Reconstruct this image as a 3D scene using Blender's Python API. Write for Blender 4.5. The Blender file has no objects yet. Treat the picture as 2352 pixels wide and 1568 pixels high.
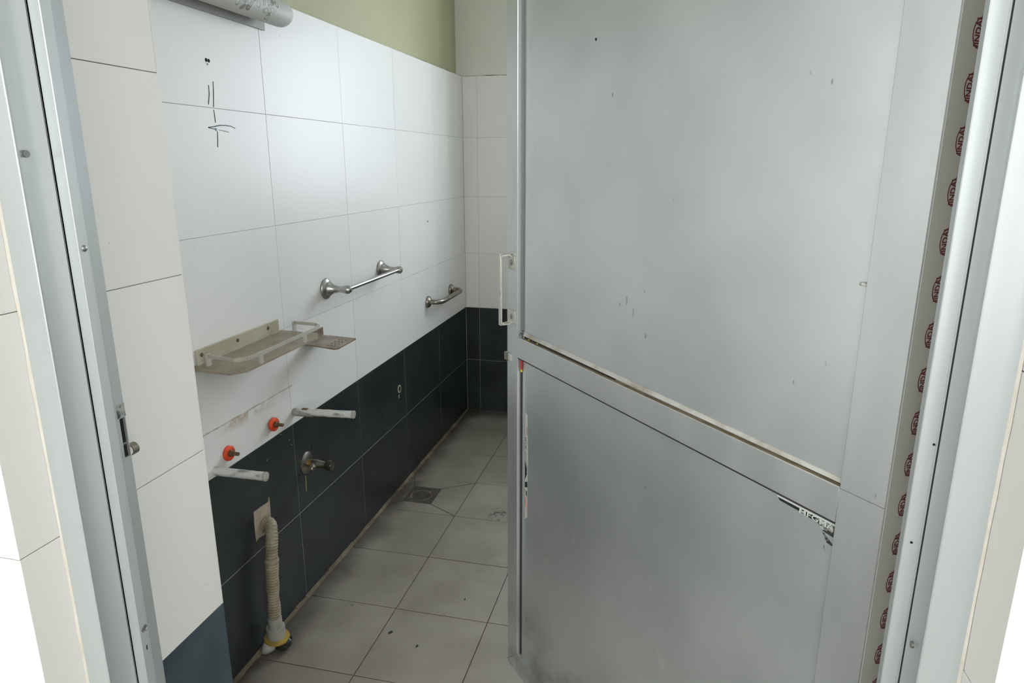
import bpy, math, random
from mathutils import Vector, Matrix, Euler

random.seed(7)
R = math.radians
scene = bpy.context.scene
col = scene.collection

# ------------------------------------------------------------------ camera
cam_data = bpy.data.cameras.new('camera')
cam_data.lens = 24.0
cam_data.sensor_width = 36.0
cam_data.clip_start = 0.02
cam = bpy.data.objects.new('camera', cam_data)
cam.location = (0.0, 0.0, 1.3864)
cam.rotation_euler = (R(90 - 14.62), 0.0, R(13.27))
col.objects.link(cam)
scene.camera = cam

# ------------------------------------------------------------------ world, exposure
world = bpy.data.worlds.new('sky')
scene.world = world
world.use_nodes = True
bg = world.node_tree.nodes['Background']
bg.inputs['Color'].default_value = (0.88, 0.95, 1.0, 1)
bg.inputs['Strength'].default_value = 1.0
scene.view_settings.view_transform = 'Standard'
scene.view_settings.look = 'None'
scene.view_settings.gamma = 1.0
scene.view_settings.use_curve_mapping = False
scene.view_settings.exposure = 0.0
scene.cycles.max_bounces = 6
scene.cycles.diffuse_bounces = 3
scene.cycles.caustics_reflective = False
scene.cycles.caustics_refractive = False
scene.cycles.adaptive_threshold = 0.08
scene.cycles.sample_clamp_indirect = 6.0

# window openings of the place: bathroom window in the far wall, window behind the camera
BW = dict(x0=-0.42, x1=0.40, z0=1.2135, z1=2.15)          # far wall of the bathroom
AW = dict(x0=-1.3, x1=1.0, z0=0.85, z1=2.35)            # back wall of the room outside
Y_ANTE = -2.7

SKY = (0.82, 0.90, 1.0)
SKY_OUT = (0.985, 0.985, 0.965)
def opening_lamp(name, loc, rot, sx, sy, radiance, tint=SKY_OUT):
    """Area light in one opening; the two side ones are added."""
    d = bpy.data.lights.new(name, 'AREA')
    d.shape = 'RECTANGLE'; d.size = sx; d.size_y = sy
    d.color = tint
    d.energy = radiance * math.pi * sx * sy
    o = bpy.data.objects.new(name, d)
    o.location = loc; o.rotation_euler = rot
    col.objects.link(o)
    return o
opening_lamp('opening_light', ((BW['x0'] + BW['x1']) / 2, 3.84, (BW['z0'] + BW['z1']) / 2), (R(-90), 0, 0), BW['x1'] - BW['x0'], BW['z1'] - BW['z0'], 18.0, SKY)
opening_lamp('opening_light', ((AW['x0'] + AW['x1']) / 2, Y_ANTE - 0.22, (AW['z0'] + AW['z1']) / 2), (R(90), 0, 0), AW['x1'] - AW['x0'], AW['z1'] - AW['z0'], 9.4)
SW = dict(y0=-1.9, y1=-0.3, z0=0.95, z1=2.30)             # openings added in both outer side walls to brighten jambs, reveals and door
opening_lamp('opening_light', (-2.52, (SW['y0'] + SW['y1']) / 2, (SW['z0'] + SW['z1']) / 2), (R(90), 0, R(-90)), SW['y1'] - SW['y0'], SW['z1'] - SW['z0'], 3.2)
opening_lamp('opening_light', (1.92, (SW['y0'] + SW['y1']) / 2, (SW['z0'] + SW['z1']) / 2), (R(90), 0, R(90)), SW['y1'] - SW['y0'], SW['z1'] - SW['z0'], 6.0)

# ------------------------------------------------------------------ materials
MATS = {}
def nd(nt, t, loc=(0, 0)):
    n = nt.nodes.new(t); n.location = loc; return n

def mat(name, base, rough=0.5, metal=0.0, base2=None, nscale=6.0, ndetail=4.0, lo=0.35, hi=0.65, bump=0.0, bscale=60.0,
        stretch=(1, 1, 1), spec=0.5, trans=0.0, alpha=1.0, rvar=0.0, objvar=0.0, extra=None, coat=0.0):
    if name in MATS: return MATS[name]
    m = bpy.data.materials.new(name); MATS[name] = m
    m.use_nodes = True
    nt = m.node_tree
    b = nt.nodes['Principled BSDF']
    b.inputs['Roughness'].default_value = rough
    b.inputs['Metallic'].default_value = metal
    b.inputs['Specular IOR Level'].default_value = spec
    b.inputs['Transmission Weight'].default_value = trans
    b.inputs['Coat Weight'].default_value = coat
    b.inputs['Alpha'].default_value = alpha
    geo = nd(nt, 'ShaderNodeNewGeometry')
    mp = nd(nt, 'ShaderNodeMapping'); mp.inputs['Scale'].default_value = stretch
    nt.links.new(geo.outputs['Position'], mp.inputs['Vector'])
    colr = None
    if base2 is not None:
        nz = nd(nt, 'ShaderNodeTexNoise'); nz.inputs['Scale'].default_value = nscale; nz.inputs['Detail'].default_value = ndetail
        nt.links.new(mp.outputs['Vector'], nz.inputs['Vector'])
        rp = nd(nt, 'ShaderNodeValToRGB')
        rp.color_ramp.elements[0].position = lo; rp.color_ramp.elements[0].color = (*base, 1)
        rp.color_ramp.elements[1].position = hi; rp.color_ramp.elements[1].color = (*base2, 1)
        nt.links.new(nz.outputs['Fac'], rp.inputs['Fac'])
        colr = rp.outputs['Color']
        if rvar:
            mr = nd(nt, 'ShaderNodeMapRange')
            mr.inputs['To Min'].default_value = rough - rvar; mr.inputs['To Max'].default_value = rough + rvar
            nt.links.new(nz.outputs['Fac'], mr.inputs['Value'])
            nt.links.new(mr.outputs['Result'], b.inputs['Roughness'])
    else:
        rgb = nd(nt, 'ShaderNodeRGB'); rgb.outputs[0].default_value = (*base, 1)
        colr = rgb.outputs[0]
    if objvar:
        oi = nd(nt, 'ShaderNodeObjectInfo')
        mr = nd(nt, 'ShaderNodeMapRange'); mr.inputs['To Min'].default_value = 1 - objvar; mr.inputs['To Max'].default_value = 1 + objvar * 0.6
        nt.links.new(oi.outputs['Random'], mr.inputs['Value'])
        vm = nd(nt, 'ShaderNodeVectorMath'); vm.operation = 'SCALE'
        nt.links.new(colr, vm.inputs[0]); nt.links.new(mr.outputs['Result'], vm.inputs['Scale'])
        colr = vm.outputs['Vector']
    if extra: colr = extra(nt, geo, colr)
    nt.links.new(colr, b.inputs['Base Color'])
    if bump:
        bz = nd(nt, 'ShaderNodeTexNoise'); bz.inputs['Scale'].default_value = bscale; bz.inputs['Detail'].default_value = 3
        nt.links.new(mp.outputs['Vector'], bz.inputs['Vector'])
        bp = nd(nt, 'ShaderNodeBump'); bp.inputs['Strength'].default_value = bump; bp.inputs['Distance'].default_value = 0.002
        nt.links.new(bz.outputs['Fac'], bp.inputs['Height'])
        nt.links.new(bp.outputs['Normal'], b.inputs['Normal'])
    return m

def mix(nt, fac, a, b_rgb):
    mx = nd(nt, 'ShaderNodeMix'); mx.data_type = 'RGBA'
    if isinstance(fac, float): mx.inputs[0].default_value = fac
    else: nt.links.new(fac, mx.inputs[0])
    nt.links.new(a, mx.inputs[6])
    mx.inputs[7].default_value = (*b_rgb, 1)
    return mx.outputs[2]

def math_(nt, op, a, b=None, clamp=False):
    n = nd(nt, 'ShaderNodeMath'); n.operation = op; n.use_clamp = clamp
    for i, v in enumerate((a, b)):
        if v is None: continue
        if isinstance(v, (int, float)): n.inputs[i].default_value = v
        else: nt.links.new(v, n.inputs[i])
    return n.outputs[0]

def maprange(nt, v, a, b, c=0.0, d=1.0, smooth=True):
    n = nd(nt, 'ShaderNodeMapRange'); n.clamp = True
    if smooth: n.interpolation_type = 'SMOOTHSTEP'
    nt.links.new(v, n.inputs['Value'])
    n.inputs['From Min'].default_value = a; n.inputs['From Max'].default_value = b
    n.inputs['To Min'].default_value = c; n.inputs['To Max'].default_value = d
    return n.outputs['Result']

def sep(nt, geo):
    s = nd(nt, 'ShaderNodeSeparateXYZ'); nt.links.new(geo.outputs['Position'], s.inputs[0]); return s

def noise(nt, geo, scale, detail=3.0, stretch=None, rough=0.5, dist=0.0):
    n = nd(nt, 'ShaderNodeTexNoise'); n.inputs['Scale'].default_value = scale; n.inputs['Detail'].default_value = detail
    n.inputs['Roughness'].default_value = rough; n.inputs['Distortion'].default_value = dist
    if stretch:
        mp = nd(nt, 'ShaderNodeMapping'); mp.inputs['Scale'].default_value = stretch
        nt.links.new(geo.outputs['Position'], mp.inputs['Vector']); nt.links.new(mp.outputs['Vector'], n.inputs['Vector'])
    else: nt.links.new(geo.outputs['Position'], n.inputs['Vector'])
    return n.outputs['Fac']

def white_tile_extra(nt, geo, c):
    s = sep(nt, geo)
    # rust coloured seepage below the line where the basin was sealed to the wall
    band = math_(nt, 'MULTIPLY', maprange(nt, s.outputs['Z'], 0.690, 0.722), maprange(nt, s.outputs['Z'], 0.731, 0.727))
    yr = math_(nt, 'MULTIPLY', maprange(nt, s.outputs['Y'], 1.40, 1.52), maprange(nt, s.outputs['Y'], 1.70, 1.58))
    nz = maprange(nt, noise(nt, geo, 24, 4), 0.38, 0.60)
    xr = maprange(nt, s.outputs['X'], -1.0, -1.05)
    f = math_(nt, 'MULTIPLY', math_(nt, 'MULTIPLY', band, yr), math_(nt, 'MULTIPLY', nz, xr), clamp=True)
    c = mix(nt, math_(nt, 'MULTIPLY', f, 0.8), c, (0.40, 0.27, 0.12))
    # small dirt specks
    sp = maprange(nt, noise(nt, geo, 95, 1), 0.80, 0.83)
    c = mix(nt, math_(nt, 'MULTIPLY', sp, 0.4), c, (0.30, 0.26, 0.22))
    return c

def floor_extra(nt, geo, c):
    s = sep(nt, geo)
    n1 = maprange(nt, noise(nt, geo, 3.2, 5, rough=0.65), 0.45, 0.72)
    c = mix(nt, math_(nt, 'MULTIPLY', n1, 0.40), c, (0.15, 0.13, 0.09))
    # brown grime swept up against the left wall
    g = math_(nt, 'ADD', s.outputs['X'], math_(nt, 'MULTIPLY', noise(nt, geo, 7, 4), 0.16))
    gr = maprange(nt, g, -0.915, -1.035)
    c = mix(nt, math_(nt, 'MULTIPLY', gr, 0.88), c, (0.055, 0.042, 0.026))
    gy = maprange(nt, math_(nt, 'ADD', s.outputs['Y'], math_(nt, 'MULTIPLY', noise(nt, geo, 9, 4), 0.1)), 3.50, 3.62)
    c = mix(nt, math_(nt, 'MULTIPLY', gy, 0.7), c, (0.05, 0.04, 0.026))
    # dried smear beside the door
    sx_ = math_(nt, 'MULTIPLY', math_(nt, 'ADD', s.outputs['X'], 0.610), 12.0); sy_ = math_(nt, 'MULTIPLY', math_(nt, 'ADD', s.outputs['Y'], -2.440), 14.0)
    rad = math_(nt, 'ADD', math_(nt, 'MULTIPLY', sx_, sx_), math_(nt, 'MULTIPLY', sy_, sy_))
    sm = math_(nt, 'MULTIPLY', maprange(nt, rad, 1.0, 0.2), maprange(nt, noise(nt, geo, 38, 3), 0.50, 0.60))
    c = mix(nt, math_(nt, 'MULTIPLY', sm, 0.75), c, (0.05, 0.042, 0.03))
    d = maprange(nt, noise(nt, geo, 30, 2), 0.73, 0.78)
    c = mix(nt, math_(nt, 'MULTIPLY', d, 0.6), c, (0.10, 0.085, 0.06))
    return c

def panel_extra(nt, geo, c):
    s = sep(nt, geo)
    # pale dents and flecks, densest near the floor
    fl = maprange(nt, noise(nt, geo, 34, 1.0, stretch=(1.0, 1.0, 0.32), dist=0.6), 0.70, 0.745)
    low = maprange(nt, s.outputs['Z'], 1.05, 0.35)
    c = mix(nt, math_(nt, 'MULTIPLY', math_(nt, 'MULTIPLY', fl, low), 0.75), c, (0.78, 0.80, 0.78))
    dk = maprange(nt, noise(nt, geo, 46, 1.0, stretch=(1.2, 1.2, 0.6)), 0.80, 0.83)
    c = mix(nt, math_(nt, 'MULTIPLY', dk, 0.5), c, (0.10, 0.105, 0.11))
    # brownish mud splashed up from the floor
    mud = math_(nt, 'MULTIPLY', maprange(nt, s.outputs['Z'], 0.42, 0.10), maprange(nt, noise(nt, geo, 7, 4), 0.36, 0.66))
    c = mix(nt, math_(nt, 'MULTIPLY', mud, 0.6), c, (0.20, 0.18, 0.13))
    return c

M_white = mat('white_glazed_tile', (0.785, 0.78, 0.745), 0.38, base2=(0.815, 0.81, 0.775), nscale=2.0, ndetail=2, objvar=0.02, extra=white_tile_extra, spec=0.24)
M_dark = mat('dark_slate_tile', (0.013, 0.0185, 0.0185), 0.38, base2=(0.025, 0.033, 0.0325), nscale=7, ndetail=6, objvar=0.12, bump=0.16, bscale=220, rvar=0.08)
M_grout = mat('grey_grout', (0.33, 0.33, 0.31), 0.9, base2=(0.50, 0.50, 0.47), nscale=9)
M_grout2 = mat('dark_joint', (0.10, 0.10, 0.09), 0.9, base2=(0.2, 0.2, 0.18), nscale=9)
M_paint2 = mat('off_white_paint', (0.74, 0.72, 0.63), 0.75, base2=(0.77, 0.755, 0.67), nscale=2.5)
M_dark_lit = mat('lit_slate_tile', (0.030, 0.050, 0.062), 0.42, base2=(0.050, 0.076, 0.090), nscale=9, ndetail=6, bump=0.3, bscale=300)  # dado tile at the doorway, the stronger light there put into its colour
M_paint = mat('cream_paint', (0.42, 0.42, 0.255), 0.75, base2=(0.465, 0.46, 0.295), nscale=2.5, bump=0.1, bscale=40)
M_plaster = mat('white_plaster', (0.78, 0.77, 0.73), 0.8, base2=(0.82, 0.81, 0.78), nscale=2, bump=0.05)
M_floor = mat('beige_floor_tile', (0.246, 0.222, 0.180), 0.45, base2=(0.304, 0.278, 0.228), nscale=5, ndetail=6, objvar=0.05, extra=floor_extra, rvar=0.08, bump=0.03, bscale=80)
M_fgrout = mat('dark_floor_grout', (0.045, 0.038, 0.028), 0.95, base2=(0.09, 0.075, 0.055), nscale=20)
M_outfloor = mat('grey_stone_floor', (0.17, 0.165, 0.15), 0.5, base2=(0.23, 0.22, 0.20), nscale=4)
M_alu = mat('anodised_aluminium', (0.50, 0.535, 0.54), 0.38, 0.5, base2=(0.555, 0.59, 0.595), nscale=3, stretch=(6, 6, 0.6), rvar=0.06)
M_panel = mat('grey_door_panel', (0.66, 0.70, 0.715), 0.40, 0.82, base2=(0.735, 0.77, 0.785), nscale=5.0, ndetail=6, extra=panel_extra, rvar=0.05)
M_dstile = mat('scuffed_door_aluminium', (0.61, 0.64, 0.65), 0.37, 0.75, base2=(0.68, 0.705, 0.71), nscale=5, ndetail=5, stretch=(3, 3, 0.7), rvar=0.07, extra=panel_extra)
M_film = mat('film_grey', (0.50, 0.495, 0.45), 0.55, base2=(0.55, 0.545, 0.50), nscale=4)
M_black = mat('black_void', (0.004, 0.004, 0.004), 0.9)
M_rubber_shade = mat('black_rubber_and_shade', (0.02, 0.02, 0.02), 0.6)  # black for rubber parts, also for shade drawn in the door's gaps
M_chrome = mat('tarnished_chrome', (0.46, 0.46, 0.455), 0.30, 1.0, base2=(0.40, 0.385, 0.35), nscale=30, rvar=0.1)
M_steel = mat('dull_steel', (0.36, 0.34, 0.30), 0.36, 1.0, base2=(0.24, 0.21, 0.155), nscale=25, rvar=0.1)
M_screw = mat('screw_grey', (0.30, 0.30, 0.29), 0.4, 0.9)
M_rust = mat('rusty_brown_metal', (0.10, 0.065, 0.035), 0.6, 0.5, base2=(0.20, 0.13, 0.07), nscale=60)
M_orange = mat('orange_plastic', (0.85, 0.10, 0.025), 0.5, base2=(0.62, 0.06, 0.02), nscale=40)
M_acrylic = mat('dusty_acrylic', (0.25, 0.205, 0.135), 0.5, base2=(0.33, 0.285, 0.205), nscale=18, ndetail=5)
M_acrylic2 = mat('cloudy_acrylic', (0.62, 0.62, 0.56), 0.35, base2=(0.54, 0.51, 0.43), nscale=15, alpha=0.72)
M_strip = mat('yellowed_acrylic', (0.47, 0.45, 0.35), 0.4, base2=(0.38, 0.33, 0.22), nscale=14, ndetail=5)
M_soap = mat('brown_soapy_acrylic', (0.15, 0.10, 0.06), 0.4, base2=(0.27, 0.215, 0.15), nscale=22, ndetail=6)
M_whitepaint = mat('chipped_white_paint', (0.66, 0.66, 0.63), 0.5, base2=(0.25, 0.24, 0.22), nscale=55, ndetail=5, lo=0.54, hi=0.66, bump=0.5, bscale=90, stretch=(0.35, 1, 1))
M_rodgrey = mat('grey_rod_metal', (0.30, 0.30, 0.28), 0.5, base2=(0.42, 0.40, 0.36), nscale=60, ndetail=5, bump=0.3)
M_cement = mat('tan_cement', (0.33, 0.275, 0.20), 0.9, base2=(0.43, 0.37, 0.285), nscale=25, ndetail=5, bump=0.4, bscale=120)
M_mortar = mat('dirty_mortar', (0.07, 0.054, 0.034), 0.9, base2=(0.21, 0.17, 0.115), nscale=7, ndetail=5, bump=0.4, bscale=120)
M_hose = mat('grimy_hose', (0.26, 0.22, 0.14), 0.55, base2=(0.38, 0.335, 0.235), nscale=35, ndetail=5)
M_pvc = mat('dirty_white_pvc', (0.36, 0.35, 0.30), 0.4, base2=(0.46, 0.45, 0.405), nscale=30)
M_yellow = mat('yellow_rubber', (0.46, 0.31, 0.06), 0.5, base2=(0.33, 0.22, 0.05), nscale=40)
M_brass = mat('dull_brass', (0.42, 0.27, 0.09), 0.4, 0.8)
M_glassy = mat('dark_glassy_plastic', (0.03, 0.028, 0.022), 0.12)
M_shade = mat('frosted_lamp_glass', (0.50, 0.50, 0.46), 0.55, base2=(0.54, 0.54, 0.50), nscale=8, spec=0.3)
M_sealant = mat('aged_sealant', (0.42, 0.375, 0.29), 0.7, base2=(0.55, 0.52, 0.45), nscale=30)
M_greybead = mat('grey_bead', (0.19, 0.20, 0.205), 0.45, 0.3)
M_rim = mat('pale_rim', (0.42, 0.39, 0.27), 0.45)
M_handle = mat('worn_steel_handle', (0.60, 0.585, 0.53), 0.45, 0.6, base2=(0.45, 0.42, 0.36), nscale=40, ndetail=4, lo=0.5, hi=0.7)
M_petal = mat('etched_petal_grey', (0.17, 0.165, 0.13), 0.5, base2=(0.34, 0.335, 0.29), nscale=60)
M_line = mat('etched_line_grey', (0.20, 0.20, 0.18), 0.5)
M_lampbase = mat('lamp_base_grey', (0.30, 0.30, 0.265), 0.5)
M_olive = mat('olive_brass', (0.20, 0.20, 0.08), 0.35, 0.6)
M_pencil = mat('pencil_grey', (0.055, 0.065, 0.065), 0.7)
M_green = mat('teal_plug', (0.03, 0.13, 0.12), 0.5)
M_red = mat('dark_red_ink', (0.13, 0.008, 0.018), 0.6)
M_red2 = mat('bright_red_film', (0.55, 0.03, 0.03), 0.5)
M_orangefilm = mat('orange_film', (0.75, 0.20, 0.03), 0.5)
M_ylw = mat('yellow_film', (0.75, 0.60, 0.03), 0.5)
M_ink = mat('black_ink', (0.012, 0.014, 0.014), 0.5)
M_inkworn = mat('worn_black_ink', (0.03, 0.032, 0.03), 0.6, base2=(0.32, 0.33, 0.32), nscale=130, lo=0.5, hi=0.62)
M_paper = mat('film_paper', (0.50, 0.50, 0.46), 0.6)
M_wletter = mat('sticker_white', (0.55, 0.58, 0.56), 0.5)
M_dirtedge = mat('tan_dirt', (0.20, 0.155, 0.09), 0.9, base2=(0.30, 0.245, 0.16), nscale=30)
M_beadirt = mat('dusty_bead', (0.56, 0.555, 0.52), 0.5, 0.3, base2=(0.30, 0.26, 0.19), nscale=14, ndetail=5, lo=0.48, hi=0.72)
M_caulk = mat('cream_caulk', (0.70, 0.68, 0.62), 0.7, base2=(0.62, 0.585, 0.50), nscale=20, bump=0.2)
M_drain = mat('grimy_drain', (0.075, 0.058, 0.042), 0.6, base2=(0.19, 0.16, 0.135), nscale=40, ndetail=5)
M_drip = mat('yellow_drip', (0.50, 0.45, 0.16), 0.5)
M_scuff = mat('dark_scuff', (0.27, 0.28, 0.285), 0.5, 0.4, base2=(0.40, 0.41, 0.415), nscale=140)
M_seam = mat('dark_seam', (0.13, 0.135, 0.135), 0.6)
M_weld = mat('smeared_sealant', (0.34, 0.35, 0.33), 0.7, base2=(0.06, 0.06, 0.055), nscale=110, ndetail=3, lo=0.5, hi=0.6)

# ------------------------------------------------------------------ mesh helpers
class MB:
    def __init__(self): self.v = []; self.f = []
    def add(self, vs, fs):
        o = len(self.v); self.v += [tuple(p) for p in vs]; self.f += [tuple(i + o for i in f) for f in fs]; return self
    def box(self, x0, y0, z0, x1, y1, z1):
        vs = [(x, y, z) for z in (z0, z1) for (x, y) in ((x0, y0), (x1, y0), (x1, y1), (x0, y1))]
        return self.add(vs, [(3, 2, 1, 0), (4, 5, 6, 7), (0, 1, 5, 4), (1, 2, 6, 5), (2, 3, 7, 6), (3, 0, 4, 7)])
    def cbox(self, x0, y0, z0, x1, y1, z1, c=0.002):
        """box with every edge chamfered"""
        X, Y, Z = (x0, x1), (y0, y1), (z0, z1)
        pts = {}
        vs = []
        for i in (0, 1):
            for j in (0, 1):
                for k in (0, 1):
                    sx, sy, sz = (1 if i == 0 else -1), (1 if j == 0 else -1), (1 if k == 0 else -1)
                    for a in range(3):
                        p = [X[i] + sx * c, Y[j] + sy * c, Z[k] + sz * c]
                        p[a] = (X[i], Y[j], Z[k])[a]
                        pts[(i, j, k, a)] = len(vs); vs.append(tuple(p))
        P = lambda i, j, k, a: pts[(i, j, k, a)]
        fs = [(P(0,0,0,0), P(0,0,1,0), P(0,1,1,0), P(0,1,0,0)), (P(1,0,0,0), P(1,1,0,0), P(1,1,1,0), P(1,0,1,0)),
              (P(0,0,0,1), P(1,0,0,1), P(1,0,1,1), P(0,0,1,1)), (P(0,1,0,1), P(0,1,1,1), P(1,1,1,1), P(1,1,0,1)),
              (P(0,0,0,2), P(0,1,0,2), P(1,1,0,2), P(1,0,0,2)), (P(0,0,1,2), P(1,0,1,2), P(1,1,1,2), P(0,1,1,2))]
        for j in (0, 1):
            for k in (0, 1):
                fs.append((P(0,j,k,1), P(1,j,k,1), P(1,j,k,2), P(0,j,k,2)))
        for i in (0, 1):
            for k in (0, 1):
                fs.append((P(i,0,k,0), P(i,1,k,0), P(i,1,k,2), P(i,0,k,2)))
        for i in (0, 1):
            for j in (0, 1):
                fs.append((P(i,j,0,0), P(i,j,1,0), P(i,j,1,1), P(i,j,0,1)))
        for i in (0, 1):
            for j in (0, 1):
                for k in (0, 1):
                    fs.append((P(i,j,k,0), P(i,j,k,1), P(i,j,k,2)))
        return self.add(vs, fs)
    def prism(self, poly, axis, a, b):
        """extrude a 2D polygon along an axis; axis 'z': poly=(x,y); 'x': poly=(y,z); 'y': poly=(x,z)"""
        n = len(poly)
        def P(p, t):
            if axis == 'z': return (p[0], p[1], t)
            if axis == 'x': return (t, p[0], p[1])
            return (p[0], t, p[1])
        vs = [P(p, a) for p in poly] + [P(p, b) for p in poly]
        fs = [tuple(range(n - 1, -1, -1)), tuple(range(n, 2 * n))] + [(i, (i + 1) % n, n + (i + 1) % n, n + i) for i in range(n)]
        return self.add(vs, fs)
    def tube(self, path, rad, seg=16, cap=True):
        path = [Vector(p) for p in path]; n = len(path)
        rads = rad if isinstance(rad, (list, tuple)) else [rad] * n
        t0 = (path[1] - path[0]).normalized()
        u = t0.orthogonal().normalized()
        rings = []
        for i, p in enumerate(path):
            if i == 0: t = path[1] - path[0]
            elif i == n - 1: t = path[-1] - path[-2]
            else: t = (path[i + 1] - path[i]).normalized() + (path[i] - path[i - 1]).normalized()
            if t.length < 1e-9: t = t0.copy()
            t = t.normalized()
            u = (u - t * u.dot(t))
            u = u.normalized() if u.length > 1e-6 else t.orthogonal().normalized()
            w = t.cross(u)
            rings.append([p + (u * math.cos(2 * math.pi * k / seg) + w * math.sin(2 * math.pi * k / seg)) * rads[i] for k in range(seg)])
        vs = [q for r in rings for q in r]
        fs = []
        for i in range(n - 1):
            for k in range(seg):
                a, b = i * seg + k, i * seg + (k + 1) % seg
                fs.append((a, b, b + seg, a + seg))
        if cap:
            fs.append(tuple(range(seg - 1, -1, -1))); fs.append(tuple((n - 1) * seg + k for k in range(seg)))
        return self.add(vs, fs)
    def lathe(self, origin, axis, prof, seg=24):
        """prof: list of (t along axis, radius)"""
        o = Vector(origin); a = Vector(axis).normalized()
        return self.tube_fixed([o + a * t for t, r in prof], [max(r, 1e-5) for t, r in prof], a, seg)
    def tube_fixed(self, pts, rads, a, seg):
        u = a.orthogonal().normalized(); w = a.cross(u); n = len(pts)
        vs = [p + (u * math.cos(2 * math.pi * k / seg) + w * math.sin(2 * math.pi * k / seg)) * r for p, r in zip(pts, rads) for k in range(seg)]
        fs = [(i * seg + k, i * seg + (k + 1) % seg, (i + 1) * seg + (k + 1) % seg, (i + 1) * seg + k) for i in range(n - 1) for k in range(seg)]
        fs.append(tuple(range(seg - 1, -1, -1))); fs.append(tuple((n - 1) * seg + k for k in range(seg)))
        return self.add(vs, fs)
    def mesh(self, name, m, smooth=True):
        me = bpy.data.meshes.new(name)
        me.from_pydata(self.v, [], self.f); me.validate(); me.update()
        if smooth:
            me.polygons.foreach_set('use_smooth', [True] * len(me.polygons))
            me.set_sharp_from_angle(angle=R(38))
        me.materials.append(m)
        return me
    def obj(self, name, m, parent=None, smooth=True):
        o = bpy.data.objects.new(name, self.mesh(name, m, smooth))
        col.objects.link(o)
        if parent is not None: o.parent = parent
        import bmesh
        bm = bmesh.new(); bm.from_mesh(o.data); bmesh.ops.recalc_face_normals(bm, faces=bm.faces[:]); bm.to_mesh(o.data); bm.free()
        return o

def tag(o, label=None, cat=None, group=None, kind=None):
    if label: o['label'] = label
    if cat: o['category'] = cat
    if group: o['group'] = group
    if kind: o['kind'] = kind
    return o

def empty(name, loc=(0, 0, 0), rz=0.0, label=None, cat=None, group=None, kind=None):
    o = bpy.data.objects.new(name, None)
    o.empty_display_size = 0.05
    o.location = loc; o.rotation_euler = (0, 0, rz)
    col.objects.link(o)
    return tag(o, label, cat, group, kind)

def rect(a0, b0, a1, b1): return [(a0, b0), (a1, b0), (a1, b1), (a0, b1)]
def ngon(ca, cb, ra, rb, n=20, a0=0.0, a1=2 * math.pi):
    return [(ca + ra * math.cos(a0 + (a1 - a0) * k / n), cb + rb * math.sin(a0 + (a1 - a0) * k / n)) for k in range(n)]

# tiles: local X along the wall, local Y up, local Z out of the wall
ORI = {'+x': Matrix(((0, 0, 1), (1, 0, 0), (0, 1, 0))),
       '-y': Matrix(((1, 0, 0), (0, 0, -1), (0, 1, 0))),
       '-x': Matrix(((0, 0, -1), (-1, 0, 0), (0, 1, 0))),
       '+z': Matrix(((1, 0, 0), (0, 1, 0), (0, 0, 1)))}
TILES = {}
def tile_mesh(w, h, t, m, c=0.0004):
    key = (round(w, 4), round(h, 4), round(t, 4), m.name)
    if key not in TILES:
        mb = MB()
        vs = [(0, 0, 0), (w, 0, 0), (w, h, 0), (0, h, 0), (0, 0, t - c), (w, 0, t - c), (w, h, t - c), (0, h, t - c), (c, c, t), (w - c, c, t), (w - c, h - c, t), (c, h - c, t)]
        fs = [(0, 1, 5, 4), (1, 2, 6, 5), (2, 3, 7, 6), (3, 0, 4, 7), (4, 5, 9, 8), (5, 6, 10, 9), (6, 7, 11, 10), (7, 4, 8, 11), (8, 9, 10, 11), (3, 2, 1, 0)]
        mb.add(vs, fs)
        TILES[key] = mb.mesh('tile', m, smooth=False)
    return TILES[key]
def tile(parent, ori, origin, w, h, m, t=0.008, gap=0.0011, jit=0.0002, name='tile'):
    me = tile_mesh(w - gap, h - gap, t, m)
    o = bpy.data.objects.new(name, me); col.objects.link(o)
    M = ORI[ori]
    off = M @ Vector((gap / 2, gap / 2, random.uniform(-jit, jit)))
    o.matrix_world = Matrix.Translation(Vector(origin) + off) @ M.to_4x4()
    o.parent = parent
    return o

ROW = 0.30338
def rows(n0=0, n1=6): return [(k * ROW, (k + 1) * ROW, M_dark if k < 2 else M_white) for k in range(n0, n1)]

# ================================================================== STRUCTURE
XL, YF, XR, ZC = -1.1132, 3.595, 0.90, 2.70
OX0, OX1, OY0, OY1, OZ = -0.766, 0.298, 0.590, 0.940, 2.10        # door opening through the wall

# ---- left wall of the bathroom
wall_left = tag(MB().box(XL - 0.20, 0.60, 0, XL - 0.036, YF + 0.25, ZC).obj('wall_left', M_paint, smooth=False),
                'long left wall, white tiles over a dark dado with cream paint above', 'wall', kind='structure')
MB().box(XL - 0.0365, OY1, 0, XL - 0.0004, YF + 0.004, 1.8195).obj('grout_bed', M_grout, wall_left, smooth=False)
ycols = [0.942, 1.312, 1.767, 2.2225, 2.678, 3.1335, 3.5945]
for a, b in zip(ycols[:-1], ycols[1:]):
    for z0, z1, m in rows():
        tile(wall_left, '+x', (XL - 0.008, a, z0), b - a, z1 - z0, m)

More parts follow.
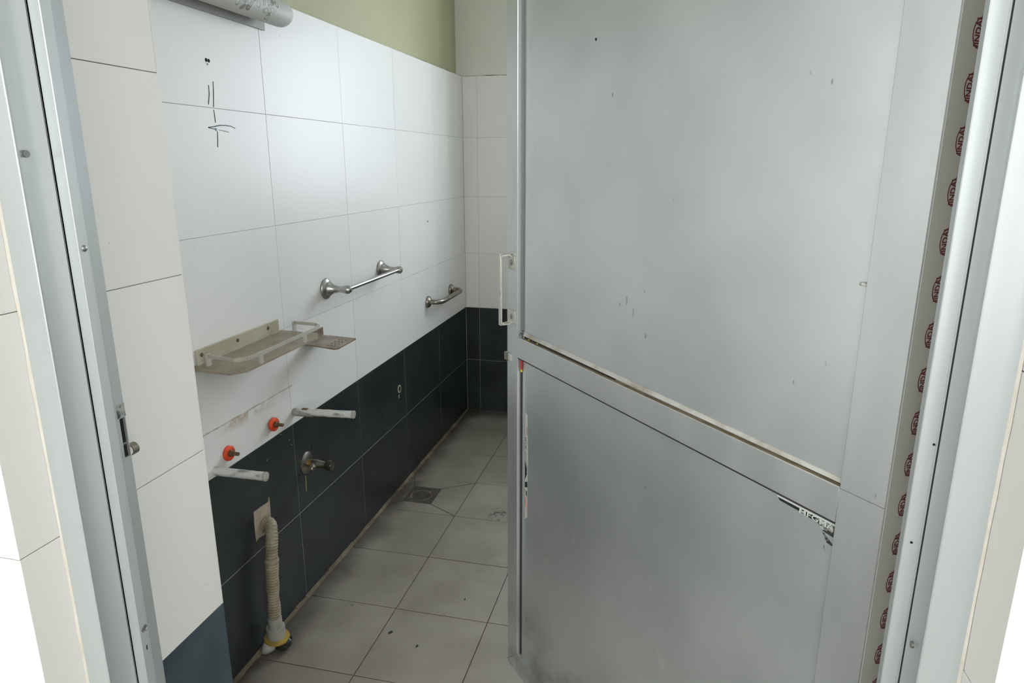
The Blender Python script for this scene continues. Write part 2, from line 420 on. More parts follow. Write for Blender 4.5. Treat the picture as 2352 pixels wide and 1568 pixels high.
# ---- far wall with its window opening
wall_far = MB()
for (x0, x1, z0, z1) in ((XL - 0.2, BW['x0'], 0, ZC), (BW['x1'], XR + 0.2, 0, ZC), (BW['x0'], BW['x1'], 0, BW['z0']), (BW['x0'], BW['x1'], BW['z1'], ZC)):
    wall_far.box(x0, YF + 0.012, z0, x1, YF + 0.25, z1)
wall_far = tag(wall_far.obj('wall_far', M_paint2, smooth=False), 'short far wall behind the door, white tiles over a dark dado', 'wall', kind='structure')
bed = MB()
for (x0, x1, z0, z1) in ((XL - 0.004, BW['x0'], 0, 1.8195), (BW['x1'], XR, 0, 1.8195), (BW['x0'], BW['x1'], 0, BW['z0'])):
    bed.box(x0, YF + 0.0004, z0, x1, YF + 0.0125, z1)
bed.obj('grout_bed', M_grout, wall_far, smooth=False)
xcols = [XL + 0.0005, -1.035, -0.58, BW['x0'], BW['x1'], 0.785, XR]
for a, b in zip(xcols[:-1], xcols[1:]):
    for z0, z1, m in rows():
        if z0 > BW['z0'] - 0.01 and a > BW['x0'] - 0.01 and b < BW['x1'] + 0.01: continue
        tile(wall_far, '-y', (a, YF + 0.008, z0), b - a, z1 - z0, m)

# dark mould in the ledge above the tiles
M_mould = mat('dark_mould', (0.055, 0.05, 0.035), 0.9, base2=(0.20, 0.19, 0.14), nscale=25, ndetail=4)
def mould(parent, pts, to_point, seed):
    mb = MB(); rr = random.Random(seed); prev = None
    for a, b in zip(pts[:-1], pts[1:]):
        h0 = prev if prev is not None else 0.002; h1 = 0.0012 + 0.0035 * rr.random(); prev = h1
        vs = [to_point(a, 0, 0), to_point(b, 0, 0), to_point(b, 0, h1), to_point(a, 0, h0), to_point(a, 1, 0), to_point(b, 1, 0), to_point(b, 1, h1), to_point(a, 1, h0)]
        mb.add(vs, [(0, 1, 2, 3), (7, 6, 5, 4), (3, 2, 6, 7), (0, 4, 5, 1), (0, 3, 7, 4), (1, 5, 6, 2)])
    return mb.obj('mould_line', M_mould, parent)
mould(wall_far, [XL + 0.02 * k for k in range(30)], lambda x, d, h: (x, YF + 0.004 + d * 0.009, 1.8192 + h), 4)
mould(wall_left, [2.95 + 0.02 * k for k in range(33)], lambda y, d, h: (XL - 0.003 - d * 0.006, y, 1.8192 + h * 0.8), 5)

# ---- right wall
wall_right = tag(MB().box(XR + 0.012, OY1, 0, XR + 0.2, YF + 0.25, ZC).obj('wall_right', M_paint2, smooth=False),
                 'right wall hidden behind the open door', 'wall', kind='structure')
MB().box(XR + 0.0012, OY1, 0, XR + 0.0125, YF, 1.8195).obj('grout_bed', M_grout, wall_right, smooth=False)
for a, b in zip(ycols[:-1], ycols[1:]):
    for z0, z1, m in rows():
        tile(wall_right, '-x', (XR + 0.008, b, z0), b - a, z1 - z0, m)

# ---- wall that holds the door, with its tiled reveals
AX0, AX1 = -2.3, 1.7
wf = MB()
wf.box(AX0, OY0 + 0.0012, 0, OX0 - 0.0012, OY1 - 0.0012, ZC)
wf.box(OX1 + 0.0012, OY0 + 0.0012, 0, AX1, OY1 - 0.0012, ZC)
wf.box(OX0 - 0.0012, OY0 + 0.0012, OZ, OX1 + 0.0012, OY1 - 0.0012, ZC)
wall_front = tag(wf.obj('wall_front', M_grout2, smooth=False), 'thick tiled wall around the doorway, white reveals either side of the frame', 'wall', kind='structure')
for k in range(0, 7):
    z0, z1 = k * ROW, min((k + 1) * ROW, OZ + 0.02)
    m = M_dark_lit if k < 2 else M_white
    short = 0.0035 if k >= 5 else 0.0
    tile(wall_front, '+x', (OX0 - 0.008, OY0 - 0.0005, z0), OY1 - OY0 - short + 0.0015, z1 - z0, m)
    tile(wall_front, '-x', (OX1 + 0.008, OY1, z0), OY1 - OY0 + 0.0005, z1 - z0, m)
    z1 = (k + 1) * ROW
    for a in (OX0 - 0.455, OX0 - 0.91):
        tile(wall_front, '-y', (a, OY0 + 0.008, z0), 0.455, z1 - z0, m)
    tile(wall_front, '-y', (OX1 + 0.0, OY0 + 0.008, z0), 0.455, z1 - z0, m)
MB().box(AX0, OY0 - 0.001, 7 * ROW, AX1, OY0 + 0.004, ZC).obj('plaster', M_plaster, wall_front, smooth=False)
# inner face of that wall (towards the bathroom)
ib = MB()
ib.box(XL, OY1 - 0.002, 0, OX0 - 0.001, OY1 + 0.001, ZC); ib.box(OX1 + 0.001, OY1 - 0.002, 0, XR, OY1 + 0.001, ZC); ib.box(OX0, OY1 - 0.002, OZ, OX1, OY1 + 0.001, ZC)
ib.obj('plaster', M_plaster, wall_front, smooth=False)

# ---- floor: slab, bathroom tiles, drain tile cut into four
floor = tag(MB().box(-2.5, Y_ANTE - 0.25, -0.12, 1.9, YF + 0.25, -0.0024).obj('floor', M_fgrout, smooth=False), 'dirty square beige floor tiles with dark joints', 'floor', kind='structure')
FT, FX0, FY0 = 0.3053, -0.8024, 1.4688
fxs = [XL + 0.002] + [FX0 + FT * i for i in range(0, 6)] + [XR]
fys = [OY1 + 0.002] + [FY0 + FT * j for j in range(-1, 7)] + [YF - 0.001]
DR = (-1.057, 2.459, -0.933, 2.602)
for i, (a, b) in enumerate(zip(fxs[:-1], fxs[1:])):
    for j, (c, d) in enumerate(zip(fys[:-1], fys[1:])):
        if d - c < 0.02: continue
        if i == 0 and abs(c - (FY0 + 3 * FT)) < 0.01:
            dx0, dy0, dx1, dy1 = DR
            g = 0.0012
            A, B, Cc, Dd = (a + g, c + g), (b - g, c + g), (b - g, d - g), (a + g, d - g)
            e0, e1, e2, e3 = (dx0, dy0), (dx1 + 0.004, dy0 - 0.002), (dx1, dy1), (dx0, dy1)
            pcs = [[A, (B[0] - 0.004, B[1]), (e1[0] - 0.003, e1[1] - 0.001), (e0[0], e0[1] - 0.001)],
                   [(B[0], B[1] + 0.003), (Cc[0], Cc[1] - 0.003), (e2[0] + 0.002, e2[1] - 0.003), (e1[0], e1[1] + 0.002)],
                   [(Cc[0] - 0.004, Cc[1]), (Dd[0] + 0.02, Dd[1]), (e3[0], e3[1] + 0.001), (e2[0] - 0.003, e2[1] + 0.001)],
                   [(Dd[0] + 0.017, Dd[1]), Dd, A, (e0[0] - 0.002, e0[1]), (e3[0] - 0.002, e3[1])]]
            for p in pcs:
                MB().prism(p, 'z', -0.008, 0.0).obj('tile', M_floor, floor, smooth=False)
            continue
        tile(floor, '+z', (a, c, -0.008), b - a, d - c, M_floor, gap=0.0030, jit=0.0004)
# mortar fillet where the wall meets the floor, crumbling here and there
mb = MB(); ys = [OY1 + 0.01 + k * 0.031 for k in range(86)]
prev = None
rr = random.Random(3)
for k in range(len(ys) - 1):
    w = 0.010 + 0.006 * rr.random(); w2 = 0.010 + 0.006 * rr.random()
    if prev: w = prev
    prev = w2
    h = 0.006 + 0.004 * rr.random()
    mb.add([(XL - 0.001, ys[k], -0.002), (XL + w, ys[k], -0.002), (XL - 0.001, ys[k], h), (XL - 0.001, ys[k + 1], -0.002), (XL + w2, ys[k + 1], -0.002), (XL - 0.001, ys[k + 1], h)],
           [(1, 4, 5, 2), (0, 1, 2), (3, 5, 4)])
mb.obj('mortar_fillet', M_mortar, floor)
# floor of the room outside and door sill
MB().box(-2.5, Y_ANTE - 0.2, -0.01, 1.9, OY0, 0.03).obj('outer_slab', M_outfloor, floor, smooth=False)
tag(MB().cbox(OX0, OY0 - 0.01, -0.005, OX1, OY1 - 0.02, 0.045, 0.004).obj('trim_1', M_outfloor), 'grey stone sill under the doorway', 'sill', kind='structure')

# ---- ceiling and the room outside (seen only in reflections and as bounce light)
tag(MB().box(-2.5, Y_ANTE - 0.25, ZC, 1.9, YF + 0.25, ZC + 0.1).obj('ceiling', M_plaster, smooth=False), 'white plaster ceiling', 'ceiling', kind='structure')
def side_wall(name, x0, x1, label):
    mb = MB()
    ya_, yb_ = Y_ANTE - 0.2, OY0 + 0.4
    for (y0_, y1_, z0_, z1_) in ((ya_, SW['y0'], 0, ZC), (SW['y1'], yb_, 0, ZC), (SW['y0'], SW['y1'], 0, SW['z0']), (SW['y0'], SW['y1'], SW['z1'], ZC)):
        mb.box(x0, y0_, z0_, x1, y1_, z1_)
    return tag(mb.obj(name, M_plaster, smooth=False), label, 'wall', kind='structure')
side_wall('wall_outer_left', AX0 - 0.2, AX0, 'white plaster wall of the room outside, left of the viewer')
side_wall('wall_outer_right', AX1, AX1 + 0.2, 'white plaster wall of the room outside, right of the viewer')
wb = MB()
for (x0, x1, z0, z1) in ((AX0, AW['x0'], 0, ZC), (AW['x1'], AX1, 0, ZC), (AW['x0'], AW['x1'], 0, AW['z0']), (AW['x0'], AW['x1'], AW['z1'], ZC)):
    wb.box(x0, Y_ANTE - 0.2, z0, x1, Y_ANTE, z1)
tag(wb.obj('wall_back', M_plaster, smooth=False), 'white plaster wall with a window behind the viewer', 'wall', kind='structure')

def window(name, W, y, label):
    t = 0.03
    o = empty(name, ((W['x0'] + W['x1']) / 2, y, W['z0']), label=label, cat='window', kind='structure')
    o.location = (0, 0, 0)
    for (x0, x1, z0, z1) in ((W['x0'], W['x0'] + t, W['z0'], W['z1']), (W['x1'] - t, W['x1'], W['z0'], W['z1']),
                             (W['x0'] + t, W['x1'] - t, W['z0'], W['z0'] + t), (W['x0'] + t, W['x1'] - t, W['z1'] - t, W['z1'])):
        MB().cbox(x0, y - 0.02, z0, x1, y + 0.02, z1, 0.002).obj('window_frame', M_alu, o)
    xm = (W['x0'] + W['x1']) / 2
    MB().cbox(xm - 0.015, y - 0.018, W['z0'] + t, xm + 0.015, y + 0.018, W['z1'] - t, 0.002).obj('mullion', M_alu, o)
    return o
window('window_1', BW, YF + 0.20, 'aluminium framed window in the far wall')
window('window_2', AW, Y_ANTE - 0.15, 'aluminium framed window behind the viewer')

# ================================================================== DOOR FRAME
JZ0, JZ1 = 0.045, OZ
frame = empty('door_frame', (0, 0, 0), label='silver aluminium door frame fixed in the tiled opening', cat='door frame', kind='structure')
FY_0, FY_1, FD = 0.650, 0.747, 0.037           # front, back and projection of the section
SL = 0.0035
def jamb_profile(sgn, x_wall, notch=False):
    """plan outline; sgn +1 for the left jamb (opening lies towards +x)"""
    P = [(0.0, FY_0), (FD - 0.001, FY_0), (FD, FY_0 + 0.001)]
    n = 10
    for k in range(n + 1):                     # hollow cove that runs up to the stop
        u = k / n
        P.append((FD - 0.0022 * u - 0.0056 * math.sin(math.pi * u ** 1.15), FY_0 + 0.002 + 0.0438 * u))
    P += [(FD - 0.0055, FY_0 + 0.0462), (FD - 0.0055, FY_0 + 0.0475), (FD, FY_0 + 0.0475)]
    P += [(FD, 0.735)]
    if notch: P += [(0.012, 0.735), (0.012, 0.7445), (FD, 0.7445)]
    P += [(FD, FY_1 - 0.001), (FD - 0.001, FY_1), (0.0, FY_1)]
    return [(x_wall + sgn * a, y) for a, y in P]
jl = MB()
jl.prism(jamb_profile(1, OX0), 'z', JZ0, 0.988)
jl.prism(jamb_profile(1, OX0, True), 'z', 0.988, 1.0455)
jl.prism(jamb_profile(1, OX0), 'z', 1.0455, JZ1)
jamb_l = jl.obj('jamb', M_alu, frame)
jamb_r = MB().prism(jamb_profile(-1, OX1 - 0.0), 'z', JZ0, JZ1).obj('jamb', M_alu, frame)
head = MB().box(OX0 + FD, FY_0, OZ - FD, OX1 - FD, FY_1, OZ).obj('header', M_alu, frame)
# door stops
MB().cbox(OX0 + FD - 0.003, FY_0 + 0.0475, JZ0, OX0 + FD + 0.0155, 0.714, JZ1, 0.0008).obj('door_stop', M_alu, jamb_l)
MB().cbox(OX1 - FD - 0.0145, FY_0 + 0.050, JZ0, OX1 - FD + 0.003, 0.712, JZ1, 0.0008).obj('door_stop', M_alu, jamb_r)
MB().cbox(OX0 + FD, FY_0 + 0.0475, OZ - FD - 0.0155, OX1 - FD, 0.714, OZ - FD, 0.0008).obj('door_stop', M_alu, head)
MB().box(OX1 - FD + 0.0012, FY_0 + 0.0470, JZ0, OX1 - FD + 0.005, FY_0 + 0.0495, JZ1).obj('dark_gap_strip', M_rubber_shade, jamb_r)
# rivets, plugs, holes of the jambs
sx = OX0 + FD + 0.0155
MB().lathe((sx - 0.001, 0.7065, 1.284), (1, 0, 0), [(0, 0.0042), (0.0012, 0.0042), (0.0022, 0.0032), (0.003, 0.0015), (0.0032, 0)], 16).obj('rivet', M_screw, jamb_l)
rv = MB().lathe((sx - 0.001, 0.7065, 0.7356), (1, 0, 0), [(0, 0.0055), (0.0014, 0.0055), (0.0018, 0.0042), (0.0012, 0.0038), (0.0012, 0)], 16).obj('screw', M_screw, jamb_l)
MB().box(sx - 0.0006, 0.7050, 0.700, sx + 0.0003, 0.7068, 0.7075).obj('slit', M_black, jamb_l)
def disc(name, c, axis, r, m, parent, h=0.0006, ry=None):
    o = MB().lathe((0, 0, 0), axis, [(-h, r), (h, r), (h, 0)], 20).obj(name, m, parent)
    o.location = c; return o
disc('screw_plug', (OX0 + FD - 0.0012, 0.6635, 1.397), (1, 0, 0), 0.0042, M_screw, jamb_l, 0.0012)
disc('screw_plug', (OX1 - FD + 0.0008, 0.6775, 0.909), (1, 0, 0), 0.0036, M_screw, jamb_r, 0.0012)
disc('screw_hole', (OX1 - FD - 0.0070, FY_0 + 0.0499, 1.012), (0, 1, 0), 0.0013, M_black, jamb_r)
disc('screw_hole', (OX1 - FD - 0.0015, FY_0 + 0.0499, 1.12), (0, 1, 0), 0.0012, M_black, jamb_r)
# torn keeper around the latch slot, with a curl of metal behind it
MB().cbox(OX0 + FD - 0.001, 0.7325, 1.0465, OX0 + FD + 0.0006, 0.7468, 1.066, 0.0004).obj('keeper_residue', M_weld, jamb_l)
MB().box(OX0 + 0.0121, 0.7352, 0.9883, OX0 + FD - 0.0035, 0.7443, 1.0452).obj('slot_shade', M_black, jamb_l)  # black filling that paints the shade inside the latch slot
MB().box(OX0 + 0.0125, 0.7354, 1.0055, OX0 + FD - 0.003, 0.7441, 1.0085).obj('slot_web', M_screw, jamb_l)
cup = MB()
for k in range(12):
    a0, a1 = R(-60 + k * 20), R(-60 + (k + 1) * 20)
    r0, r1 = 0.0072, 0.0086
    cx, cz = OX0 + FD - 0.003, 0.9945
    q = [(cx + r * math.cos(a), cz + r * math.sin(a)) for r, a in ((r0, a0), (r1, a0), (r1, a1), (r0, a1))]
    cup.prism(q, 'y', FY_1 - 0.001, FY_1 + 0.010)
cup.obj('metal_curl', M_steel, jamb_l)
# sealant beads between frame and tiles
def bead(x, y, sgn, name='sealant_bead'):
    mb = MB(); rr = random.Random(int(abs(x) * 1000)); z = JZ0
    pts = []
    while z < OZ:
        pts.append((z, 0.0022 + 0.0022 * rr.random())); z += 0.035
    for (z0, w0), (z1, w1) in zip(pts[:-1], pts[1:]):
        mb.add([(x, y, z0), (x + sgn * 0.0022, y, z0), (x, y - w0, z0), (x, y, z1), (x + sgn * 0.0022, y, z1), (x, y - w1, z1)], [(1, 2, 5, 4), (0, 1, 2), (3, 5, 4)])
    return mb.obj(name, M_caulk, frame)
bead(OX0 + 0.0003, FY_0 + 0.0005, 1)
bead(OX1 - 0.0003, FY_0 + 0.0005, -1)

# ================================================================== DOOR LEAF
# local frame: X from the hinge edge to the free edge, Y out of the outer face, Z up
DW, DZ0, DZ1, DT = 0.976, 0.063, 2.045, 0.044
DA = math.atan2(0.75666, -0.65381)
door = empty('door_1', (0.2609, 0.81, 0), DA, 'grey aluminium door swung half open into the bathroom', 'door', kind='structure')
PY = -0.0105                                        # face of the panels
SR, SLs = 0.062, 0.925                             # inner edges of the hinge and lock stiles
def dobj(mb, name, m, parent=None, smooth=True): return mb.obj(name, m, parent or door, smooth)
stile_h = dobj(MB().cbox(0, -DT, DZ0, SR, 0, DZ1, 0.0012), 'stile', M_dstile)
stile_l = dobj(MB().cbox(SLs, -DT, DZ0, DW, 0, DZ1, 0.0012), 'stile', M_dstile)
rail_m = dobj(MB().cbox(SR, -DT, 0.9433, SLs, -0.0004, 0.9930, 0.0010), 'rail', M_dstile)
rail_b = dobj(MB().cbox(SR, -DT, DZ0, SLs, -0.0004, 0.1234, 0.0010), 'rail', M_dstile)
rail_t = dobj(MB().cbox(SR, -DT, 1.985, SLs, -0.0004, DZ1, 0.0010), 'rail', M_dstile)
dobj(MB().box(SR - 0.004, PY - 0.006, 0.986, SLs - 0.0005, PY, 1.990), 'panel', M_panel)
dobj(MB().box(SR - 0.004, PY - 0.006, 0.118, SLs - 0.0005, PY - 0.0004, 0.9480), 'panel', M_panel)
# glazing beads along the lock stile and under the upper panel
dobj(MB().cbox(SLs - 0.018, PY - 0.002, 0.998, SLs + 0.001, PY + 0.0014, 1.985, 0.0006), 'bead', M_greybead)
dobj(MB().cbox(SLs - 0.008, PY - 0.002, 0.1234, SLs + 0.001, PY + 0.0012, 0.940, 0.0005), 'bead', M_rubber_shade)
HX = [(0, 1, 5, 4), (1, 2, 6, 5), (2, 3, 7, 6), (3, 0, 4, 7), (3, 2, 1, 0), (4, 5, 6, 7)]
e = SLs - 0.019
dobj(MB().add([(SR, PY - 0.001, 0.9955), (e, PY - 0.001, 0.9992), (e, PY + 0.0035, 0.9992), (SR, PY + 0.0035, 0.9950),
               (SR, PY - 0.001, 1.0010), (e, PY - 0.001, 1.0090), (e, PY + 0.0012, 1.0085), (SR, PY + 0.0012, 1.0005)], HX), 'bead', M_beadirt)
dobj(MB().box(SR + 0.001, PY - 0.0005, 0.9925, e, -0.0014, 0.9934), 'dirt_on_ledge', M_dirtedge)
dobj(MB().box(SR + 0.001, PY - 0.0004, 0.9408, SLs - 0.001, -0.0014, 0.9436), 'dark_gap_strip', M_rubber_shade)  # shadow line under the mid rail, built as a dark strip
dobj(MB().box(SR + 0.001, PY - 0.0004, 0.9396, SLs - 0.001, -0.0040, 0.9407), 'bead', M_dstile)
dobj(MB().add([(0.55, PY, 0.9932), (e, PY, 0.9932), (e, PY + 0.0024, 0.9932), (0.55, PY + 0.0024, 0.9932), (0.55, PY, 0.9970), (e, PY, 0.9994), (e, PY + 0.0024, 0.9994), (0.55, PY + 0.0024, 0.9970)], HX), 'gap_shade', M_rubber_shade)  # solid black wedge painting the shade inside the gap
# seam in the hinge stile, mitre at the foot
dobj(MB().box(0.0012, -0.0003, 0.9916, SR, 0.0002, 0.9923), 'seam', M_seam, stile_h)
mt = MB().add([(SLs, -0.0003, 0.1230), (SLs + 0.001, -0.0003, 0.1230), (DW, -0.0003, DZ0 + 0.012), (DW - 0.001, -0.0003, DZ0 + 0.011),
               (SLs, 0.0002, 0.1230), (SLs + 0.0012, 0.0002, 0.1230), (DW, 0.0002, DZ0 + 0.012), (DW - 0.0012, 0.0002, DZ0 + 0.011)],
              [(4, 5, 6, 7), (3, 2, 1, 0), (0, 1, 5, 4), (1, 2, 6, 5), (2, 3, 7, 6), (3, 0, 4, 7)])
dobj(mt, 'seam', M_seam, stile_l)
# weld smudge and drill hole where mid rail meets the lock stile
dobj(MB().cbox(SLs - 0.020, PY - 0.001, 0.990, SLs + 0.0006, PY + 0.0042, 1.003, 0.001), 'weld_patch', M_weld, stile_l)
o = MB().lathe((0, 0, 0), (0, 1, 0), [(-0.0006, 0.0019), (0.0006, 0.0019), (0.0006, 0)], 12).obj('drill_hole', M_black, stile_l); o.location = (SLs - 0.011, PY + 0.0013, 1.009)
# hinges on the hinge edge (hidden side)
for z in (0.30, 1.05, 1.82):
    h = MB(); h.tube([(-0.004, -DT - 0.004, z), (-0.004, -DT - 0.004, z + 0.09)], 0.006, 12)
    dobj(h, 'hinge', M_dstile)

# printed maker's mark, repeated down the hinge edge
def text_mesh(name, body, size, m, extrude=0.00008, align='LEFT', bold=0.0):
    cu = bpy.data.curves.new(name, 'FONT'); cu.body = body; cu.size = size; cu.extrude = extrude; cu.resolution_u = 2; cu.offset = bold
    cu.align_x = align
    t = bpy.data.objects.new(name, cu)
    me = bpy.data.meshes.new_from_object(t)
    me.name = name; me.materials.clear(); me.materials.append(m)
    bpy.data.objects.remove(t); bpy.data.curves.remove(cu)
    return me
# film-coloured face of the hinge edge
edge = dobj(MB().box(-0.0006, -DT + 0.001, DZ0 + 0.001, 0.0002, -0.0015, DZ1 - 0.001), 'edge_film', M_film, stile_h, False)
lm = text_mesh('printed_mark', 'JINDAL', 0.0130, M_red, bold=0.00035)
lw = max(v.co.x for v in lm.vertices)
for v in lm.vertices: v.co.x = (v.co.x - lw / 2) * 0.030 / lw
om = MB()
n = 26
for k in range(n):                                 # oval outline round the word
    a0, a1 = 2 * math.pi * k / n, 2 * math.pi * (k + 1) / n
    q = []
    for a, e in ((a0, 0.0), (a0, 0.0014), (a1, 0.0014), (a1, 0.0)):
        q.append(((0.0135 + e) * math.cos(a) - 0.0015, (0.0105 + e) * math.sin(a)))
    om.prism(q, 'z', -0.0001, 0.0001)
omesh = om.mesh('printed_oval', M_red, False)
# letters run upwards: local text X -> door Z, text Y -> towards the outer face
LR = Matrix(((0, 0, -1), (0, 1, 0), (1, 0, 0)))
z = 0.205
ZL = []
while z < 1.99:
    ZL.append(z); z += 0.0524
for z in ZL:
    ov = bpy.data.objects.new('printed_oval', omesh); col.objects.link(ov); ov.parent = stile_h
    ov.matrix_local = Matrix.Translation((-0.0008, -0.0355, z)) @ LR.to_4x4()
    t = bpy.data.objects.new('printed_mark', lm); col.objects.link(t); t.parent = stile_h
    t.matrix_local = Matrix.Translation((-0.0008, -0.0368, z)) @ LR.to_4x4()

# pull handle on the lock stile: two tabs, two bent arms and a narrow grip
handle = MB().cbox(0.932, -0.0005, 1.1500, 0.9660, 0.0030, 1.1820, 0.0012).obj('handle', M_handle, stile_l)
MB().cbox(0.932, -0.0005, 1.0215, 0.9660, 0.0030, 1.0535, 0.0012).obj('handle_tab', M_handle, handle)
for zt, sg in ((1.1845, -1), (1.0190, 1)):
    pr = [(0.0022, zt + sg * 0.006), (0.004, zt + sg * 0.0016), (0.010, zt), (0.022, zt), (0.0275, zt + sg * 0.001), (0.0275, zt + sg * 0.0045), (0.022, zt + sg * 0.0032), (0.010, zt + sg * 0.0032), (0.0055, zt + sg * 0.0045), (0.0022, zt + sg * 0.010)]
    MB().prism(pr, 'x', 0.9480, 0.9655).obj('handle_arm', M_handle, handle)
MB().cbox(0.9540, 0.0235, 1.0170, 0.9655, 0.0285, 1.1865, 0.0010).obj('grip', M_handle, handle)
for z in (1.0385, 1.1660):
    MB().lathe((0.9480, 0.0025, z), (0, 1, 0), [(0, 0.0062), (0.001, 0.0062), (0.0022, 0.0045), (0.0022, 0.0)], 14).obj('screw', M_screw, handle)
# latch bolt
lb = MB().cbox(0.9535, -0.002, 0.9265, 0.9690, 0.0035, 0.9445, 0.0012).obj('latch_plate', M_alu, stile_l)
MB().cbox(0.9650, -0.010, 0.9255, 0.9830, 0.0050, 0.9450, 0.001).obj('latch_bolt', M_steel, lb)

# torn film stickers on the lower panel
st = empty('sticker_band', (0, 0, 0)); st.parent = door
bpy.data.objects.remove(st)
y0, y1 = PY - 0.0006, PY + 0.0002
def PM(s_, z_, r=0.98755):
    """place of a print on the panel face"""
    return (-0.4424 + (s_ + 0.4424) * r, 1.3864 + (z_ - 1.3864) * r)
def flat(name, poly, m, parent=door, a=None, b=None):
    if a is None or abs(a - PY) < 0.001: poly = [PM(*p) for p in poly]
    return MB().prism(poly, 'y', a if a is not None else y0, b if b is not None else y1).obj(name, m, parent, False)
sk = flat('sticker', [(0.1681, 0.9260), (0.1649, 0.9225), (0.1322, 0.9216), (0.1322, 0.9262)], M_ink)
flat('sticker_print', [(0.1322, 0.9262), (0.1322, 0.9216), (0.1227, 0.9203), (0.1100, 0.9198), (0.1000, 0.9190), (0.1000, 0.9258)], M_ink, sk)
flat('sticker_print', [(0.1000, 0.9258), (0.1000, 0.9190), (0.0930, 0.9115), (0.0830, 0.9108), (0.0650, 0.9090), (0.0650, 0.9258)], M_inkworn, sk)
flat('sticker_print', [(0.0915, 0.9095), (0.0900, 0.9095), (0.0838, 0.8985), (0.0700, 0.8960), (0.0700, 0.8975), (0.0850, 0.9005)], M_inkworn, sk)
flat('sticker_print', [(0.0872, 0.8925), (0.0838, 0.8870), (0.0846, 0.8845), (0.0868, 0.8870)], M_inkworn, sk)
flat('sticker_edge', [(0.1700, 0.9290), (0.1690, 0.9264), (0.0650, 0.9262), (0.0650, 0.9290)], M_wletter, sk)
for body, s0, wid, sz in (('MFG', 0.1315, 0.0310, 0.0098), ('MA', 0.0985, 0.0225, 0.0112)):
    wm = text_mesh('sticker_letters', body, sz, M_wletter, bold=0.00012)
    lw = max(v.co.x for v in wm.vertices)
    for v in wm.vertices: v.co.x *= wid / lw
    wt = bpy.data.objects.new('sticker_letters', wm); col.objects.link(wt); wt.parent = sk
    # text reads from the free edge towards the hinge: text X -> -door X, text Y -> Z, text normal -> +Y
    ps, pz = PM(s0, 0.9265 - sz * 0.69)
    wt.matrix_local = Matrix.Translation((ps, PY + 0.0004, pz)) @ Matrix(((-1, 0, 0), (0, 0, 1), (0, 1, 0))).to_4x4()
# strip of printed film left along the lock stile
sx0, sx1 = 0.9065, 0.9185
fs_ = flat('film_strip', [(sx1, 0.805), (0.9100, 0.800), (sx0 + 0.002, 0.760), (sx0, 0.690), (sx0 + 0.002, 0.575), (0.9080, 0.530), (sx1, 0.520)], M_paper)
ya, yb = PY, PY + 0.0005
flat('film_print', [(0.9170, 0.7050), (0.9155, 0.7050), (0.9075, 0.6560), (0.9085, 0.6540)], M_ink, fs_, ya, yb)
flat('film_print', [(0.9185, 0.6800), (0.9110, 0.6620), (0.9085, 0.6470), (0.9185, 0.6280)], M_ink, fs_, ya, yb)
flat('film_print', [(0.9185, 0.6220), (0.9075, 0.6270), (0.9075, 0.6110), (0.9185, 0.6080)], M_ink, fs_, ya, yb)
flat('film_print', [(0.9140, 0.6000), (0.9085, 0.6000), (0.9085, 0.5860), (0.9130, 0.5880)], M_ink, fs_, ya, yb)
flat('film_print', [(0.9180, 0.5870), (0.9165, 0.5680), (0.9120, 0.5640)], M_red2, fs_, ya, yb)
flat('film_print', [(0.9140, 0.5660), (0.9090, 0.5630), (0.9085, 0.5440)], M_orangefilm, fs_, ya, yb)
am = text_mesh('film_letters', 'ALUM', 0.0120, M_ink)
at = bpy.data.objects.new('film_letters', am); col.objects.link(at); at.parent = fs_
at.matrix_local = Matrix.Translation((PM(0.9105, 0)[0], PY + 0.0004, PM(0, 0.7100)[1])) @ Matrix(((0, 1, 0), (0, 0, 1), (1, 0, 0))).to_4x4()
rm_ = text_mesh('film_letters', 'INDIA', 0.0080, M_red2)
rt = bpy.data.objects.new('film_letters', rm_); col.objects.link(rt); rt.parent = fs_
rt.matrix_local = Matrix.Translation((PM(0.9080, 0)[0], PY + 0.0004, PM(0, 0.7480)[1])) @ Matrix(((0, 1, 0), (0, 0, 1), (1, 0, 0))).to_4x4()
# yellow, red and black scraps jammed in the lock corner
flat('film_scrap', rect(SLs - 0.0085, 0.9600, SLs + 0.0004, 0.9640), M_ylw, door, PY + 0.004, PY + 0.009)
flat('film_scrap', rect(SLs - 0.0085, 0.9520, SLs + 0.0004, 0.9598), M_rubber_shade, door, PY + 0.004, PY + 0.009)
flat('film_scrap', rect(SLs - 0.0100, 0.9150, SLs - 0.0050, 0.9390), M_red2, door, PY + 0.0012, PY + 0.0040)
flat('film_scrap', rect(SLs - 0.0100, 0.9090, SLs - 0.0050, 0.9150), M_ylw, door, PY + 0.0012, PY + 0.0040)
for s0_ in (0.885, 0.868, 0.846):
    flat('film_scrap', rect(s0_ - 0.005, 0.9940, s0_, 0.9962), M_ylw if s0_ != 0.868 else M_rust, door, PY + 0.0020, PY + 0.0032)
# scuffs and dents on the upper panel
rr = random.Random(11)
for (s, z, w, h) in ((0.539, 1.146, 0.0028, 0.0085), (0.5185, 1.1275, 0.0018, 0.0095), (0.4805, 1.0925, 0.0030, 0.0050), (0.6623, 1.602, 0.0035, 0.0030), (0.6056, 1.5036, 0.0022, 0.0045), (0.560, 1.135, 0.0015, 0.0040), (0.49, 1.17, 0.0012, 0.0045)):
    pts = [(s + w * math.cos(a) * rr.uniform(0.7, 1.1), z + h * math.sin(a) * rr.uniform(0.8, 1.1)) for a in [k * math.pi / 5 for k in range(10)]]
    flat('scuff', pts, M_scuff if z < 1.55 else M_black, door, PY - 0.0004, PY + 0.00015)
nb = MB().tube([(SR + 0.003, PY, 1.2475), (SR + 0.009, PY + 0.004, 1.2490), (SR + 0.014, PY, 1.2480)], 0.0022, 8).obj('torn_tape', M_paper, door)

